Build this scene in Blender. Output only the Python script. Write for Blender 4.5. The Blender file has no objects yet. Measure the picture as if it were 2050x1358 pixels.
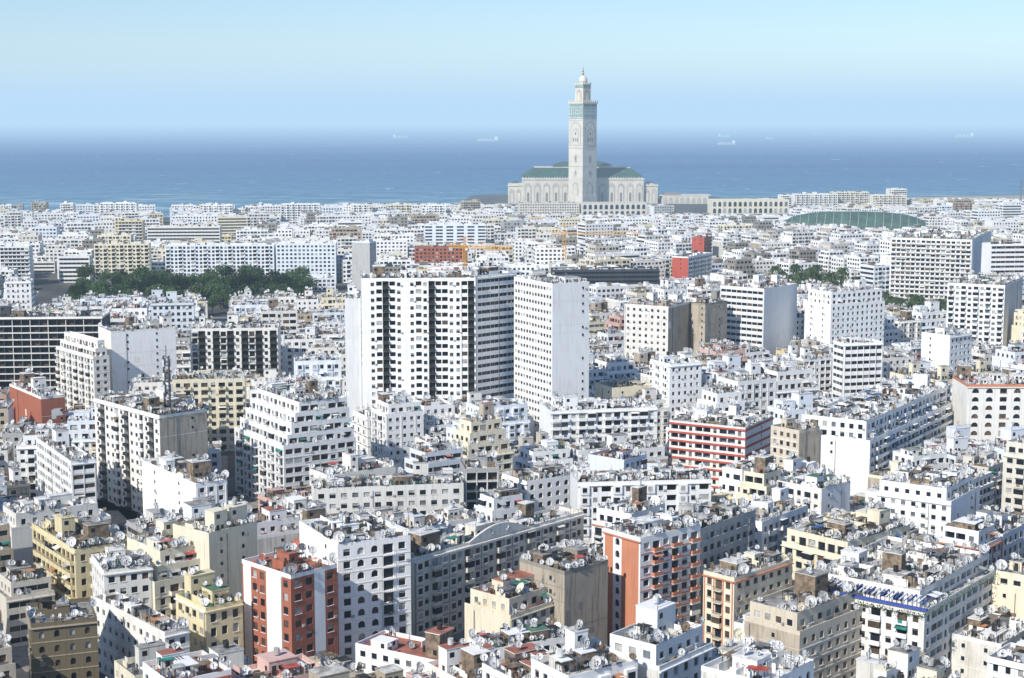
import bpy, math, random
from mathutils import Vector, Matrix
sin,cos,pi=math.sin,math.cos,math.pi
# ---------------------------------------------------------------- survey of the site
H=130.0; F=3219.0; P=math.radians(7.85); cP,sP=cos(P),sin(P)
def slope(v):
    dy=(679-v)/F
    return (sP-dy*cP)/(cP+dy*sP)
def bear(u,v): return (u-1025)/F/(cP+(679-v)/F*sP)
SUN_AZ=Vector((-0.64,-0.77,0)).normalized(); SUN_EL=math.radians(38)

# ---------------------------------------------------------------- materials
MATS={}
def new_mat(name):
    m=bpy.data.materials.new(name); m.use_nodes=True
    nt=m.node_tree; b=nt.nodes['Principled BSDF']; MATS[name]=m
    return m,nt,b
def noise(nt,scale,vec=None,detail=3.0,rough=.6):
    n=nt.nodes.new('ShaderNodeTexNoise'); n.inputs['Scale'].default_value=scale
    n.inputs['Detail'].default_value=detail; n.inputs['Roughness'].default_value=rough
    if vec is not None: nt.links.new(vec,n.inputs['Vector'])
    return n.outputs['Fac']
def rng_map(nt,src,a,b,c,d):
    n=nt.nodes.new('ShaderNodeMapRange')
    for i,v in enumerate((a,b,c,d)): n.inputs[i+1].default_value=v
    nt.links.new(src,n.inputs[0]); return n.outputs[0]
def mixc(nt,fac,a,b,typ='MIX'):
    n=nt.nodes.new('ShaderNodeMix'); n.data_type='RGBA'; n.blend_type=typ
    if isinstance(fac,float): n.inputs[0].default_value=fac
    else: nt.links.new(fac,n.inputs[0])
    for k,x in ((6,a),(7,b)):
        if isinstance(x,tuple): n.inputs[k].default_value=(x[0],x[1],x[2],1)
        else: nt.links.new(x,n.inputs[k])
    return n.outputs[2]
def wall(name,col,dirt=.5,rough=.85):
    m,nt,b=new_mat(name)
    g=nt.nodes.new('ShaderNodeNewGeometry').outputs['Position']
    mp=nt.nodes.new('ShaderNodeMapping'); mp.inputs['Scale'].default_value=(1.3,1.3,.09)
    nt.links.new(g,mp.inputs['Vector'])
    f1=rng_map(nt,noise(nt,1.0,mp.outputs[0],5,.7),.5,.72,0,dirt)
    f2=rng_map(nt,noise(nt,.13,g,6,.65),.5,.7,0,dirt*.7)
    dc=(col[0]*.40,col[1]*.37,col[2]*.33)
    c=mixc(nt,f1,col,dc); c=mixc(nt,f2,c,(col[0]*.62,col[1]*.59,col[2]*.54))
    oi=nt.nodes.new('ShaderNodeObjectInfo')
    v=rng_map(nt,oi.outputs['Random'],0,1,.9,1.06)
    hsv=nt.nodes.new('ShaderNodeHueSaturation'); nt.links.new(v,hsv.inputs['Value']); nt.links.new(c,hsv.inputs['Color'])
    nt.links.new(hsv.outputs[0],b.inputs['Base Color']); b.inputs['Roughness'].default_value=rough
    b.inputs['Specular IOR Level'].default_value=.2
    return m
WALLS=dict(white=(.86,.86,.85),offwhite=(.81,.79,.74),cream=(.80,.735,.57),yellow=(.76,.66,.42),beige=(.62,.55,.44),
 tan=(.45,.38,.29),grey=(.44,.44,.43),concrete=(.31,.285,.245),redbrown=(.38,.135,.085),orange=(.58,.24,.14),pink=(.64,.43,.38),
 bluewhite=(.74,.78,.83),dark=(.07,.075,.09),blue=(.06,.10,.36),green=(.04,.24,.15),brown=(.19,.155,.10),stone=(.66,.62,.54),red=(.48,.11,.08))
for k,c in WALLS.items(): wall('paint_'+k,c,.30 if k in('white','bluewhite') else .45)
wall('render_stained',(.70,.68,.63),.9); wall('render_bare',(.47,.41,.33),1.)
def simple(name,col,rough=.6,metal=0,var=.3,scale=.6,spec=.3):
    m,nt,b=new_mat(name)
    g=nt.nodes.new('ShaderNodeNewGeometry').outputs['Position']
    f=rng_map(nt,noise(nt,scale,g,4),.35,.7,0,1)
    lo=tuple(x*(1-var) for x in col); hi=tuple(min(1,x*(1+var)) for x in col)
    nt.links.new(mixc(nt,f,lo,hi),b.inputs['Base Color'])
    b.inputs['Roughness'].default_value=rough; b.inputs['Metallic'].default_value=metal; b.inputs['Specular IOR Level'].default_value=spec
    return m
simple('window_glass',(.016,.02,.028),.25,0,.5,.3,.32)
simple('curtain',(.40,.40,.38),.8,0,.4,.5)
simple('shutter_brown',(.10,.07,.05),.7,0,.4,.5)
simple('shutter_grey',(.15,.165,.18),.6,0,.3,.5)
simple('roof_screed',(.50,.475,.43),.9,0,.5,.5)
simple('roof_grey',(.30,.29,.27),.9,0,.5,.5)
simple('roof_white',(.68,.67,.64),.9,0,.35,.5)
simple('roof_terracotta',(.36,.14,.095),.9,0,.35,.35)
simple('roof_green',(.09,.18,.11),.9,0,.35,.35)
simple('metal_grey',(.20,.20,.21),.5,.3,.3,1)
simple('dish_grey',(.60,.60,.59),.5,0,.3,.4)
simple('dark_clutter',(.035,.033,.03),.8,0,.5,.7)
simple('cloth_red',(.42,.09,.07),.9,0,.5,.3)
simple('cloth_blue',(.07,.16,.34),.9,0,.5,.3)
simple('cloth_orange',(.50,.22,.10),.9,0,.4,.3)
simple('awning_green',(.03,.20,.16),.8,0,.4,.3)
simple('junk_brown',(.22,.165,.115),.9,0,.5,.8)
simple('foliage',(.055,.10,.03),.7,0,.6,.5)
simple('foliage_palm',(.05,.08,.025),.6,0,.4,.5)
simple('bark',(.13,.09,.06),.9,0,.3,2)
simple('tank_white',(.7,.7,.68),.5)
simple('mast_steel',(.09,.09,.10),.6,.2,.2,1)
simple('crane_yellow',(.65,.33,.04),.5,0,.1)
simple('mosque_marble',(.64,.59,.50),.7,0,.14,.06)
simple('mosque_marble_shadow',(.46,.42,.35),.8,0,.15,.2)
simple('mosque_niche',(.22,.20,.18),.8,0,.15,.2)  # darker marble for flat arch panels: shade of the openings put into the colour
simple('mosque_tile_green',(.055,.115,.085),.6,0,.25,.1)
simple('mosque_zellige',(.24,.38,.36),.5,0,.5,.6)
simple('gold',(.6,.4,.12),.3,.8,.1)
simple('ship_hull',(.35,.42,.5),.6,0,.1); simple('ship_white',(.8,.8,.8),.6,0,.05); simple('ship_dark',(.12,.16,.22),.6)
simple('hall_roof_green',(.07,.125,.095),.6,0,.3,.08); simple('hall_rib',(.24,.31,.27),.6)
simple('car_white',(.7,.7,.7),.3); simple('car_red',(.35,.03,.03),.3); simple('car_dark',(.05,.05,.06),.3); simple('tyre',(.02,.02,.02),.8)
simple('pavement_tile',(.26,.24,.21),.9,0,.25,.5); simple('road_paint',(.7,.7,.68),.7,0,.1)
simple('sand',(.42,.34,.23),.95,0,.2,.02)
# ---------------------------------------------------------------- mesh builder
class MB:
    def __init__(s): s.v=[];s.f=[];s.m=[]
    def poly(s,pts,m):
        i=len(s.v); s.v.extend(pts); s.f.append(tuple(range(i,i+len(pts)))); s.m.append(m)
    def quad(s,a,b,c,d,m): s.poly((a,b,c,d),m)
    def box(s,x0,y0,z0,x1,y1,z1,m,bot=False,top=None):
        if x1<x0:x0,x1=x1,x0
        if y1<y0:y0,y1=y1,y0
        i=len(s.v); s.v.extend([(x0,y0,z0),(x1,y0,z0),(x1,y1,z0),(x0,y1,z0),(x0,y0,z1),(x1,y0,z1),(x1,y1,z1),(x0,y1,z1)])
        fs=[(0,1,5,4),(1,2,6,5),(2,3,7,6),(3,0,4,7),(4,5,6,7)]+([(3,2,1,0)] if bot else [])
        for k,f in enumerate(fs):
            s.f.append(tuple(i+j for j in f)); s.m.append(top if (top is not None and k==4) else m)
    def beam(s,a,b,w,m):
        a=Vector(a);b=Vector(b);d=(b-a)
        if d.length<1e-4:return
        d.normalize(); q=Vector((0,0,1)) if abs(d.z)<.9 else Vector((1,0,0))
        x=d.cross(q).normalized()*w/2; y=d.cross(x).normalized()*w/2
        c=[-x-y,x-y,x+y,-x+y]; A=[tuple(a+k) for k in c];B=[tuple(b+k) for k in c]
        for k in range(4):
            j=(k+1)%4; s.quad(A[k],A[j],B[j],B[k],m)
        s.quad(*B,m)
    def cyl(s,x,y,z0,z1,r0,r1,n,m,cap=True):
        a=[(x+r0*cos(2*pi*k/n),y+r0*sin(2*pi*k/n),z0) for k in range(n)]
        b=[(x+r1*cos(2*pi*k/n),y+r1*sin(2*pi*k/n),z1) for k in range(n)]
        for k in range(n):
            j=(k+1)%n; s.quad(a[k],a[j],b[j],b[k],m)
        if cap: s.poly(b,m)
def meshof(name,mb,mats):
    me=bpy.data.meshes.new(name); me.from_pydata(mb.v,[],mb.f)
    for k in mats: me.materials.append(MATS[k])
    me.polygons.foreach_set('material_index',mb.m); me.update(); return me
def make(name,mb,mats,loc=(0,0,0),rot=0,parent=None,mesh=None):
    if mesh is None: mesh=meshof(name,mb,mats)
    o=bpy.data.objects.new(name,mesh); bpy.context.scene.collection.objects.link(o)
    o.location=loc; o.rotation_euler=(0,0,rot)
    if parent: o.parent=parent
    return o
# slots
W,S,A,G,C,DK,R,ME,T,K,U,BR,PL=range(13)
def slots(main,side,acc,roof,r):
    return ['paint_'+main,side,'paint_'+acc,'window_glass','curtain',r.choice(['shutter_brown','shutter_grey','shutter_brown']),roof,
            'metal_grey','dish_grey','dark_clutter',r.choice(['cloth_red','cloth_blue','cloth_orange','awning_green','cloth_red','junk_brown']),'junk_brown','foliage']
# ---------------------------------------------------------------- facade
def facade(mb,o,e,n,L,z0,nf,fh,style,r,lod,bw=3.3,pat=None,w=W,a_=A,gm=G,op=None):
    ox,oy=o;ex,ey=e;nx,ny=n
    def p(s,z,t=0.): return (ox+ex*s+nx*t,oy+ey*s+ny*t,z)
    def rect(s0,s1,a,b,m,t=0.):
        if s1-s0>.01 and b-a>.01: mb.quad(p(s0,a,t),p(s1,a,t),p(s1,b,t),p(s0,b,t),m)
    def pb(s0,s1,a,b,t0,t1,m,bot=True):
        rect(s0,s1,a,b,m,t1)
        mb.quad(p(s0,b,t0),p(s0,b,t1),p(s1,b,t1),p(s1,b,t0),m)
        if bot: mb.quad(p(s0,a,t0),p(s1,a,t0),p(s1,a,t1),p(s0,a,t1),m)
        mb.quad(p(s0,a,t0),p(s0,a,t1),p(s0,b,t1),p(s0,b,t0),m)
        mb.quad(p(s1,a,t0),p(s1,b,t0),p(s1,b,t1),p(s1,a,t1),m)
    z1=z0+nf*fh
    if style=='none' or L<1.6: rect(0,L,z0,z1,w); return
    if style=='blank':
        rect(0,L,z0,z1,S)
        if lod==0 and L>6:
            for _ in range(r.randint(0,3)): # repair patches and a service pipe
                a=r.uniform(.3,L-4); zz=r.uniform(z0+2,max(z0+2.5,z1-5)); rect(a,a+r.uniform(1,3.5),zz,min(z1-.2,zz+r.uniform(1,4)),r.choice([W,W,BR if r.random()<.3 else W]),.02+.004*_)
            if r.random()<.6: x=r.uniform(1,L-1); pb(x,x+.14,z0,z1-.3,.05,.2,ME,False)
            for k in range(1,nf):
                if r.random()<.25: rect(.02,L-.02,z0+k*fh-.16,z0+k*fh,W,.045)
        if r.random()<.65:
            for cx in ([r.uniform(.15,.85)*L] if r.random()<.6 else [.25*L,.7*L]):
                for k in range(nf):
                    if r.random()<.85:
                        rect(cx-.4,cx+.4,z0+k*fh+1.2,z0+k*fh+2.2,G,.06)
                        if lod==0: pb(cx-.5,cx+.5,z0+k*fh+1.1,z0+k*fh+1.2,0,.15,w)
                        if lod==0 and r.random()<.25: pb(cx+.8,cx+1.6,z0+k*fh+1.1,z0+k*fh+1.7,0,.35,C)
        return
    nb=max(1,int(round(L/bw))); mg=min(.5,L*.05); cw=(L-2*mg)/nb
    if pat: types=[pat[i%len(pat)] for i in range(nb)]
    elif style=='win': types=['w']*nb
    elif style=='balc':
        k=r.choice([0,1]); types=['b' if (i%2==k) else 'w' for i in range(nb)]
        if r.random()<.35: types=['b']*nb; types[0]='w'
    elif style=='loggia':
        k=r.choice([0,1]); types=['l' if (i+k)%3 else 'w' for i in range(nb)]
    elif style=='grid': types=['g']*nb
    elif style=='strip': types=['s']*nb
    elif style=='arch': types=['a']*nb
    elif style=='bay': types=['p' if i%2==0 else 'w' for i in range(nb)]
    else: types=['w']*nb
    wf=r.uniform(.38,.58); sl=r.uniform(.75,1.0); hd=min(fh-.45,r.uniform(2.25,2.55)); bo=r.uniform(.7,1.25)
    if lod>=1: wf+=.10
    railm=r.choice([w,w,w,a_,a_,K if lod==0 else w]); solid=railm!=K
    if op: wf,sl,hd=op
    rect(0,mg,z0,z1,w); rect(L-mg,L,z0,z1,w)
    if lod>=1: rect(mg,L-mg,z0,z1,w)
    if lod==0 and nf>2:
        if r.random()<.3:
            for k in range(1,nf): pb(.0,L,z0+k*fh-.24,z0+k*fh-.02,.0,.09,a_)
        if r.random()<.45: pb(-.1,L+.1,z1-.28,z1-.02,.0,.45,r.choice([w,a_]))
        if r.random()<.22 and not pat:
            for i in range(0,nb+1,r.choice([1,2])): pb(mg+i*cw-.14,mg+i*cw+.14,z0,z1-.3,.0,.16,a_)
        if r.random()<.5: x=mg+cw*r.randint(0,nb)+.05; pb(x,x+.1,z0,z1-.3,.17,.28,r.choice([ME,C]),False)
    for i,t in enumerate(types):
        s0=mg+i*cw; s1=s0+cw; c=(s0+s1)/2
        for k in range(nf):
            za=z0+k*fh; zb=za+fh
            ww=max(.9,cw*wf)
            q=r.random(); fm=gm if q<.66 else (DK if q<.87 else C)
            if lod>=1:
                if t in 'wpa': rect(c-ww/2,c+ww/2,za+sl,za+hd,fm,.04)
                elif t in 'nx': pass
                elif t=='s': rect(s0+.05,s1-.05,za+.9,za+2.4,gm,.04)
                elif t in 'lgk':
                    rect(s0+.25,s1-.25,za+.2,zb-.4,gm if q<.8 else DK,.03)
                    pb(s0+.2,s1-.2,za+.1,za+1.,.0,.25,w if t!='k' else K)
                else:
                    rect(c-cw*.42,c+cw*.42,za+.2,za+2.6,gm if q<.85 else fm,.03)
                    pb(s0+.1,s1-.1,za-.05,za+.8,0,.9,a_ if railm==a_ else w)
                continue
            if t=='n': rect(s0,s1,za,zb,w); continue
            if t=='x': rect(s0,s1,za,zb,a_); continue
            if t=='p':
                po=.7; rect(s0,s1,za,zb,w)
                pb(s0+.25,s1-.25,za+.35,zb-.3,0,po,w)
                rect(c-ww/2,c+ww/2,za+sl+.1,za+hd,fm,po+.02); pb(c-ww/2-.1,c+ww/2+.1,za+sl-.02,za+sl+.08,po,po+.15,a_)
                continue
            if t=='w': a,b,cc,d,dep=c-ww/2,c+ww/2,za+sl,za+hd,.25
            elif t=='s': a,b,cc,d,dep=s0+(.0 if i else .1),s1-(.0 if i<nb-1 else .1),za+1.0,za+2.4,.2; fm=gm if q<.8 else DK
            elif t=='b': a,b,cc,d,dep=c-cw*.37,c+cw*.37,za+.15,za+2.45,.4
            elif t in 'lg': a,b,cc,d,dep=s0+.18,s1-.18,za+.12,zb-.42,1.4; fm=gm if q<.7 else DK
            elif t=='k': a,b,cc,d,dep=s0+.05,s1-.05,za+.1,zb-.3,1.4; fm=K
            elif t=='a': a,b,cc,d,dep=c-ww/2,c+ww/2,za+sl,za+hd-ww/2,.35
            rect(s0,a,za,zb,w); rect(b,s1,za,zb,w); rect(a,b,za,cc,w)
            if t=='a':
                N=8; arc=[(c+ww/2*cos(pi*j/N),d+ww/2*sin(pi*j/N)) for j in range(N+1)]
                for j in range(N):
                    (sa,qa),(sb,qb)=arc[j],arc[j+1]
                    mb.quad(p(sa,qa),p(sa,zb),p(sb,zb),p(sb,qb),w)
                    mb.quad(p(sa,qa),p(sb,qb),p(sb,qb,-dep),p(sa,qa,-dep),w)
                mb.poly([p(a,cc,-dep),p(b,cc,-dep)]+[p(x,y,-dep) for x,y in arc],fm)
                mb.quad(p(a,cc),p(a,cc,-dep),p(a,d,-dep),p(a,d),w); mb.quad(p(b,cc),p(b,d),p(b,d,-dep),p(b,cc,-dep),w)
                mb.quad(p(a,cc),p(b,cc),p(b,cc,-dep),p(a,cc,-dep),w)
                continue
            rect(a,b,d,zb,w)
            mb.quad(p(a,cc),p(a,cc,-dep),p(a,d,-dep),p(a,d),w); mb.quad(p(b,cc),p(b,d),p(b,d,-dep),p(b,cc,-dep),w)
            mb.quad(p(a,cc),p(b,cc),p(b,cc,-dep),p(a,cc,-dep),w); mb.quad(p(a,d),p(a,d,-dep),p(b,d,-dep),p(b,d),w)
            rect(a,b,cc,d,fm,-dep)
            if t=='w':
                if fm==gm and r.random()<.3: rect(a,b,d-(d-cc)*r.uniform(.25,.6),d,r.choice([C,DK]),-dep+.05)
                if r.random()<.6: pb(a-.12,b+.12,cc-.1,cc-.01,.0,.14,a_)
                if r.random()<.16 and cw-ww>1.1: pb(b+.1,b+.8,cc-.1,cc+.45,0,.32,C)
            if t=='s' and i%2==0 : pb(s1-.08,s1+.04,cc,d,-dep+.02,-.02,w)
            if t=='k':
                pb(s0+.05,s1-.05,za-.1,za+.9,.0,.9,K)
            if t in 'lg':
                if t=='l':
                    pb(a,b,cc,za+1.05,-.14,-.02,w)
                    if r.random()<.25: rect(a,b,za+1.1,d,r.choice([DK,C,G]),-.1)
                else:
                    pb(a,b,cc,za+.35,-.2,-.03,w)
            if t=='b':
                l_,r_=s0+.12,s1-.12
                if r.random()<.10:
                    pb(l_,r_,za-.08,za+1.0,0,bo,w); rect(l_+.05,r_-.05,za+1.,zb-.45,r.choice([G,DK]),bo-.05); pb(l_,r_,zb-.45,zb-.3,0,bo,w)
                else:
                    pb(l_,r_,za-.1,za+.06,0,bo,w)
                    if solid:
                        pb(l_,r_,za+.06,za+1.0,bo-.1,bo,railm)
                        pb(l_,l_+.1,za+.06,za+1.0,0,bo-.1,railm,False); pb(r_-.1,r_,za+.06,za+1.0,0,bo-.1,railm,False)
                    else:
                        pb(l_,r_,za+.92,za+1.0,bo-.06,bo,K)
                        nbar=7
                        for j in range(nbar):
                            x=l_+(r_-l_)*j/(nbar-1); rect(x-.035,x+.035,za+.06,za+.92,K,bo-.03)
                    if r.random()<.10:
                        mb.quad(p(l_,za+2.5,.02),p(r_,za+2.5,.02),p(r_,za+2.0,bo+.3),p(l_,za+2.0,bo+.3),r.choice([U,U,C,A]))
                    if r.random()<.15: rect(c-.6,c+.5,za+.3,za+1.1,r.choice([U,C,BR]),bo+.04)
# ---------------------------------------------------------------- roof clutter
def dish(mb,x,y,z,rad,th,r,m=T):
    az=r.gauss(.35,.45); el=r.uniform(.35,.85)
    d=Vector((sin(az)*cos(el),-cos(az)*cos(el),sin(el)))
    d=Matrix.Rotation(-th,3,'Z')@d
    ph=r.uniform(.2,.9)
    c=Vector((x,y,z+ph+rad*.8))
    mb.beam((x,y,z),tuple(c-d*.12),.1,ME)
    q=d.cross(Vector((0,0,1))).normalized(); w2=q.cross(d)
    N=9; o1=[];o2=[]
    for k in range(N):
        a=2*pi*k/N; v=q*cos(a)+w2*sin(a)
        o1.append(tuple(c+v*rad*.55-d*rad*.24)); o2.append(tuple(c+v*rad))
    mb.poly(o1,m)
    for k in range(N):
        j=(k+1)%N; mb.quad(o1[k],o1[j],o2[j],o2[k],m)
    f=c+d*rad*.9
    mb.beam(tuple(c-w2*rad*.95),tuple(f),.07,K); mb.beam(tuple(f-d*.1),tuple(f+d*.12),.18,K)
def bush(mb,x,y,z,s,r,n=30,m=PL):
    for _ in range(n):
        a=r.uniform(0,2*pi); rr=s*math.sqrt(r.random()); c=Vector((x+rr*cos(a),y+rr*sin(a),z+r.uniform(0,s*1.2)))
        u=Vector((r.gauss(0,1),r.gauss(0,1),r.gauss(0,1))).normalized(); v=u.orthogonal().normalized(); q=s*.28
        mb.quad(tuple(c-u*q),tuple(c-v*q*.6),tuple(c+u*q),tuple(c+v*q*.6),m)
DR=[.5,.6,.7,.75,.85,1.0,.6]
def roof(mb,x0,y0,x1,y1,z,th,r,lod,dens=1.,ph=.95,pm=W,fm=R,huts=True):
    w=x1-x0;d=y1-y0;t=.22
    mb.quad((x0,y0,z),(x1,y0,z),(x1,y1,z),(x0,y1,z),fm)
    mb.box(x0,y0,z,x1,y0+t,z+ph,pm); mb.box(x0,y1-t,z,x1,y1,z+ph,pm)
    mb.box(x0,y0+t,z,x0+t,y1-t,z+ph,pm); mb.box(x1-t,y0+t,z,x1,y1-t,z+ph,pm)
    if w<4 or d<4: return
    area=w*d; spots=[]
    if huts:
        for _ in range((2 if area<150 else 4 if area<350 else 7) if lod==0 else (1 if area<350 else 2)):
            hw=r.uniform(2.2,6.5); hd=r.uniform(2.2,5.8); hh=r.choice([2.0,2.4,2.8,3.2,5.4 if lod==0 else 2.6])
            if hw>w-2 or hd>d-2: continue
            hx=r.uniform(x0+.6,x1-hw-.6); hy=r.uniform(y0+1.,y1-hd-.4)
            if any(hx<q[0]+q[2]+.3 and hx+hw>q[0]-.3 and hy<q[1]+q[3]+.3 and hy+hd>q[1]-.3 for q in spots): continue
            spots.append((hx,hy,hw,hd))
            mb.box(hx,hy,z,hx+hw,hy+hd,z+hh,r.choice([W,W,W,S,BR]),top=fm)
            mb.box(hx-.12,hy-.12,z+hh,hx+hw+.12,hy+hd+.12,z+hh+.15,r.choice([W,W,S]),bot=True,top=r.choice([W,fm,fm]))
            if lod==0:
                mb.quad((hx+.6,hy-.02,z),(hx+1.5,hy-.02,z),(hx+1.5,hy-.02,z+2),(hx+.6,hy-.02,z+2),K)
                if hw>3.4: mb.quad((hx+2,hy-.02,z+1),(hx+2.9,hy-.02,z+1),(hx+2.9,hy-.02,z+1.9),(hx+2,hy-.02,z+1.9),G)
                if hh>5: mb.quad((hx+.7,hy-.02,z+3.6),(hx+1.8,hy-.02,z+3.6),(hx+1.8,hy-.02,z+4.7),(hx+.7,hy-.02,z+4.7),G)
                mb.quad((hx-.02,hy+1.8,z+.6),(hx-.02,hy+.8,z+.6),(hx-.02,hy+.8,z+1.8),(hx-.02,hy+1.8,z+1.8),K)
                for _ in range(r.randint(0,4)): dish(mb,hx+r.uniform(.3,hw-.3),hy+r.uniform(.3,hd-.3),z+hh+.15,r.choice(DR),th,r)
                if r.random()<.3: mb.cyl(hx+hw/2,hy+hd/2,z+hh+.4,z+hh+1.7,.6,.6,9,r.choice([K,C,T]))
                if r.random()<.2:
                    for sx in (hx,hx+hw): mb.beam((sx,hy,z+hh+.15),(sx,hy,z+hh+1.1),.06,K)
                    mb.beam((hx,hy,z+hh+1.1),(hx+hw,hy,z+hh+1.1),.06,K); mb.beam((hx,hy,z+hh+.65),(hx+hw,hy,z+hh+.65),.05,K)
    if lod==0:
        if r.random()<.35: # railing on top of the parapet
            zz=z+ph
            for k in range(int(w/2)+1): mb.beam((x0+.1+k*(w-.2)/max(1,int(w/2)),y0+.1,zz),(x0+.1+k*(w-.2)/max(1,int(w/2)),y0+.1,zz+.9),.05,K)
            mb.beam((x0,y0+.1,zz+.9),(x1,y0+.1,zz+.9),.06,K); mb.beam((x0,y0+.1,zz+.5),(x1,y0+.1,zz+.5),.04,K)
        nd=int(area/10*dens*r.uniform(.5,1.4))
        for _ in range(nd):
            if r.random()<.55:
                if r.random()<.6: x=r.uniform(x0+.3,x1-.3);y=y0+.15;zz=z+ph*.9
                else: x=r.choice([x0+.15,x1-.15]);y=r.uniform(y0,y1);zz=z+ph*.9
            else: x=r.uniform(x0+.6,x1-.6);y=r.uniform(y0+.8,y1-.6);zz=z
            dish(mb,x,y,zz,r.choice(DR) if r.random()<.95 else 1.4,th,r,T if r.random()<.8 else r.choice([C,BR,ME,W]))
        for _ in range(int(area/9*dens)):
            x=r.uniform(x0+.5,x1-3);y=r.uniform(y0+.8,y1-3);q=r.random()
            if q<.3:
                m=r.choice([W,W,S,BR])
                if r.random()<.5: mb.box(x,y,z,x+r.uniform(1.5,min(6,max(1.6,x1-x-.4))),y+.15,z+r.uniform(.8,2.1),m)
                else: mb.box(x,y,z,x+.15,y+r.uniform(1.5,min(6,max(1.6,y1-y-.4))),z+r.uniform(.8,2.1),m)
            elif q<.52: mb.box(x,y,z,x+r.uniform(.5,1.6),y+r.uniform(.4,1.4),z+r.uniform(.4,1.3),r.choice([K,BR,U,ME,C,W,K]))
            elif q<.68:
                a,b=r.uniform(1.8,4),r.uniform(1.6,3); hz=r.uniform(1.8,2.4); m=r.choice([ME,K,U,BR,C,K])
                a=min(a,x1-x-.3)
                if r.random()<.6: mb.box(x,y,z+hz,x+a,y+b,z+hz+.07,m,bot=True)
                else:
                    for k in range(6): mb.box(x+a*k/6,y,z+hz,x+a*k/6+.12,y+b,z+hz+.12,m,bot=True)
                for px,py in((x+.1,y+.1),(x+a-.1,y+.1),(x+.1,y+b-.1),(x+a-.1,y+b-.1)): mb.beam((px,py,z),(px,py,z+hz),.1,K)
            elif q<.75: mb.cyl(x+.6,y+.6,z+.3,z+1.6,.55,.55,9,r.choice([C,K,T]))
            elif q<.9:
                l=r.uniform(2,3); mb.beam((x,y,z),(x,y,z+1.8),.07,K); mb.beam((x+l,y,z),(x+l,y,z+1.8),.07,K); mb.beam((x,y,z+1.75),(x+l,y,z+1.75),.04,K)
                k=x+.1
                while k<x+l-.4:
                    ww=r.uniform(.3,.8); mb.quad((k,y,z+1.75),(k+ww,y,z+1.75),(k+ww,y+.05,z+r.uniform(.5,1.2)),(k,y+.05,z+r.uniform(.5,1.2)),r.choice([C,U,U,T,BR,K])); k+=ww+.1
            else:
                mb.beam((x,y,z),(x,y,z+r.uniform(2.5,4.5)),.08,ME)
                zz=z+2.6
                for k in range(3): mb.beam((x-.6,y,zz+k*.25-.4),(x+.6,y,zz+k*.25-.4),.05,ME)
        if r.random()<.3*dens:
            for _ in range(5): bush(mb,r.uniform(x0+.6,x1-.6),y0+.6,z+.5,.7,r,16)
    else:
        for _ in range(int(area/38)):
            x=r.uniform(x0+.5,x1-2);y=r.uniform(y0+.5,y1-2)
            if r.random()<.65: mb.box(x,y,z,x+r.uniform(.6,2.8),y+r.uniform(.5,2),z+r.uniform(.6,2.2),r.choice([W,K,BR,C,K,W,ME]))
            else:
                rr=r.uniform(.5,.9); zc=z+1.3
                mb.poly([(x+rr*cos(a*pi/3),y+rr*sin(a*pi/3)*.5,zc+rr*sin(a*pi/3)*.8) for a in range(6)],T)
                mb.beam((x,y,z),(x,y,zc),.1,K)
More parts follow.
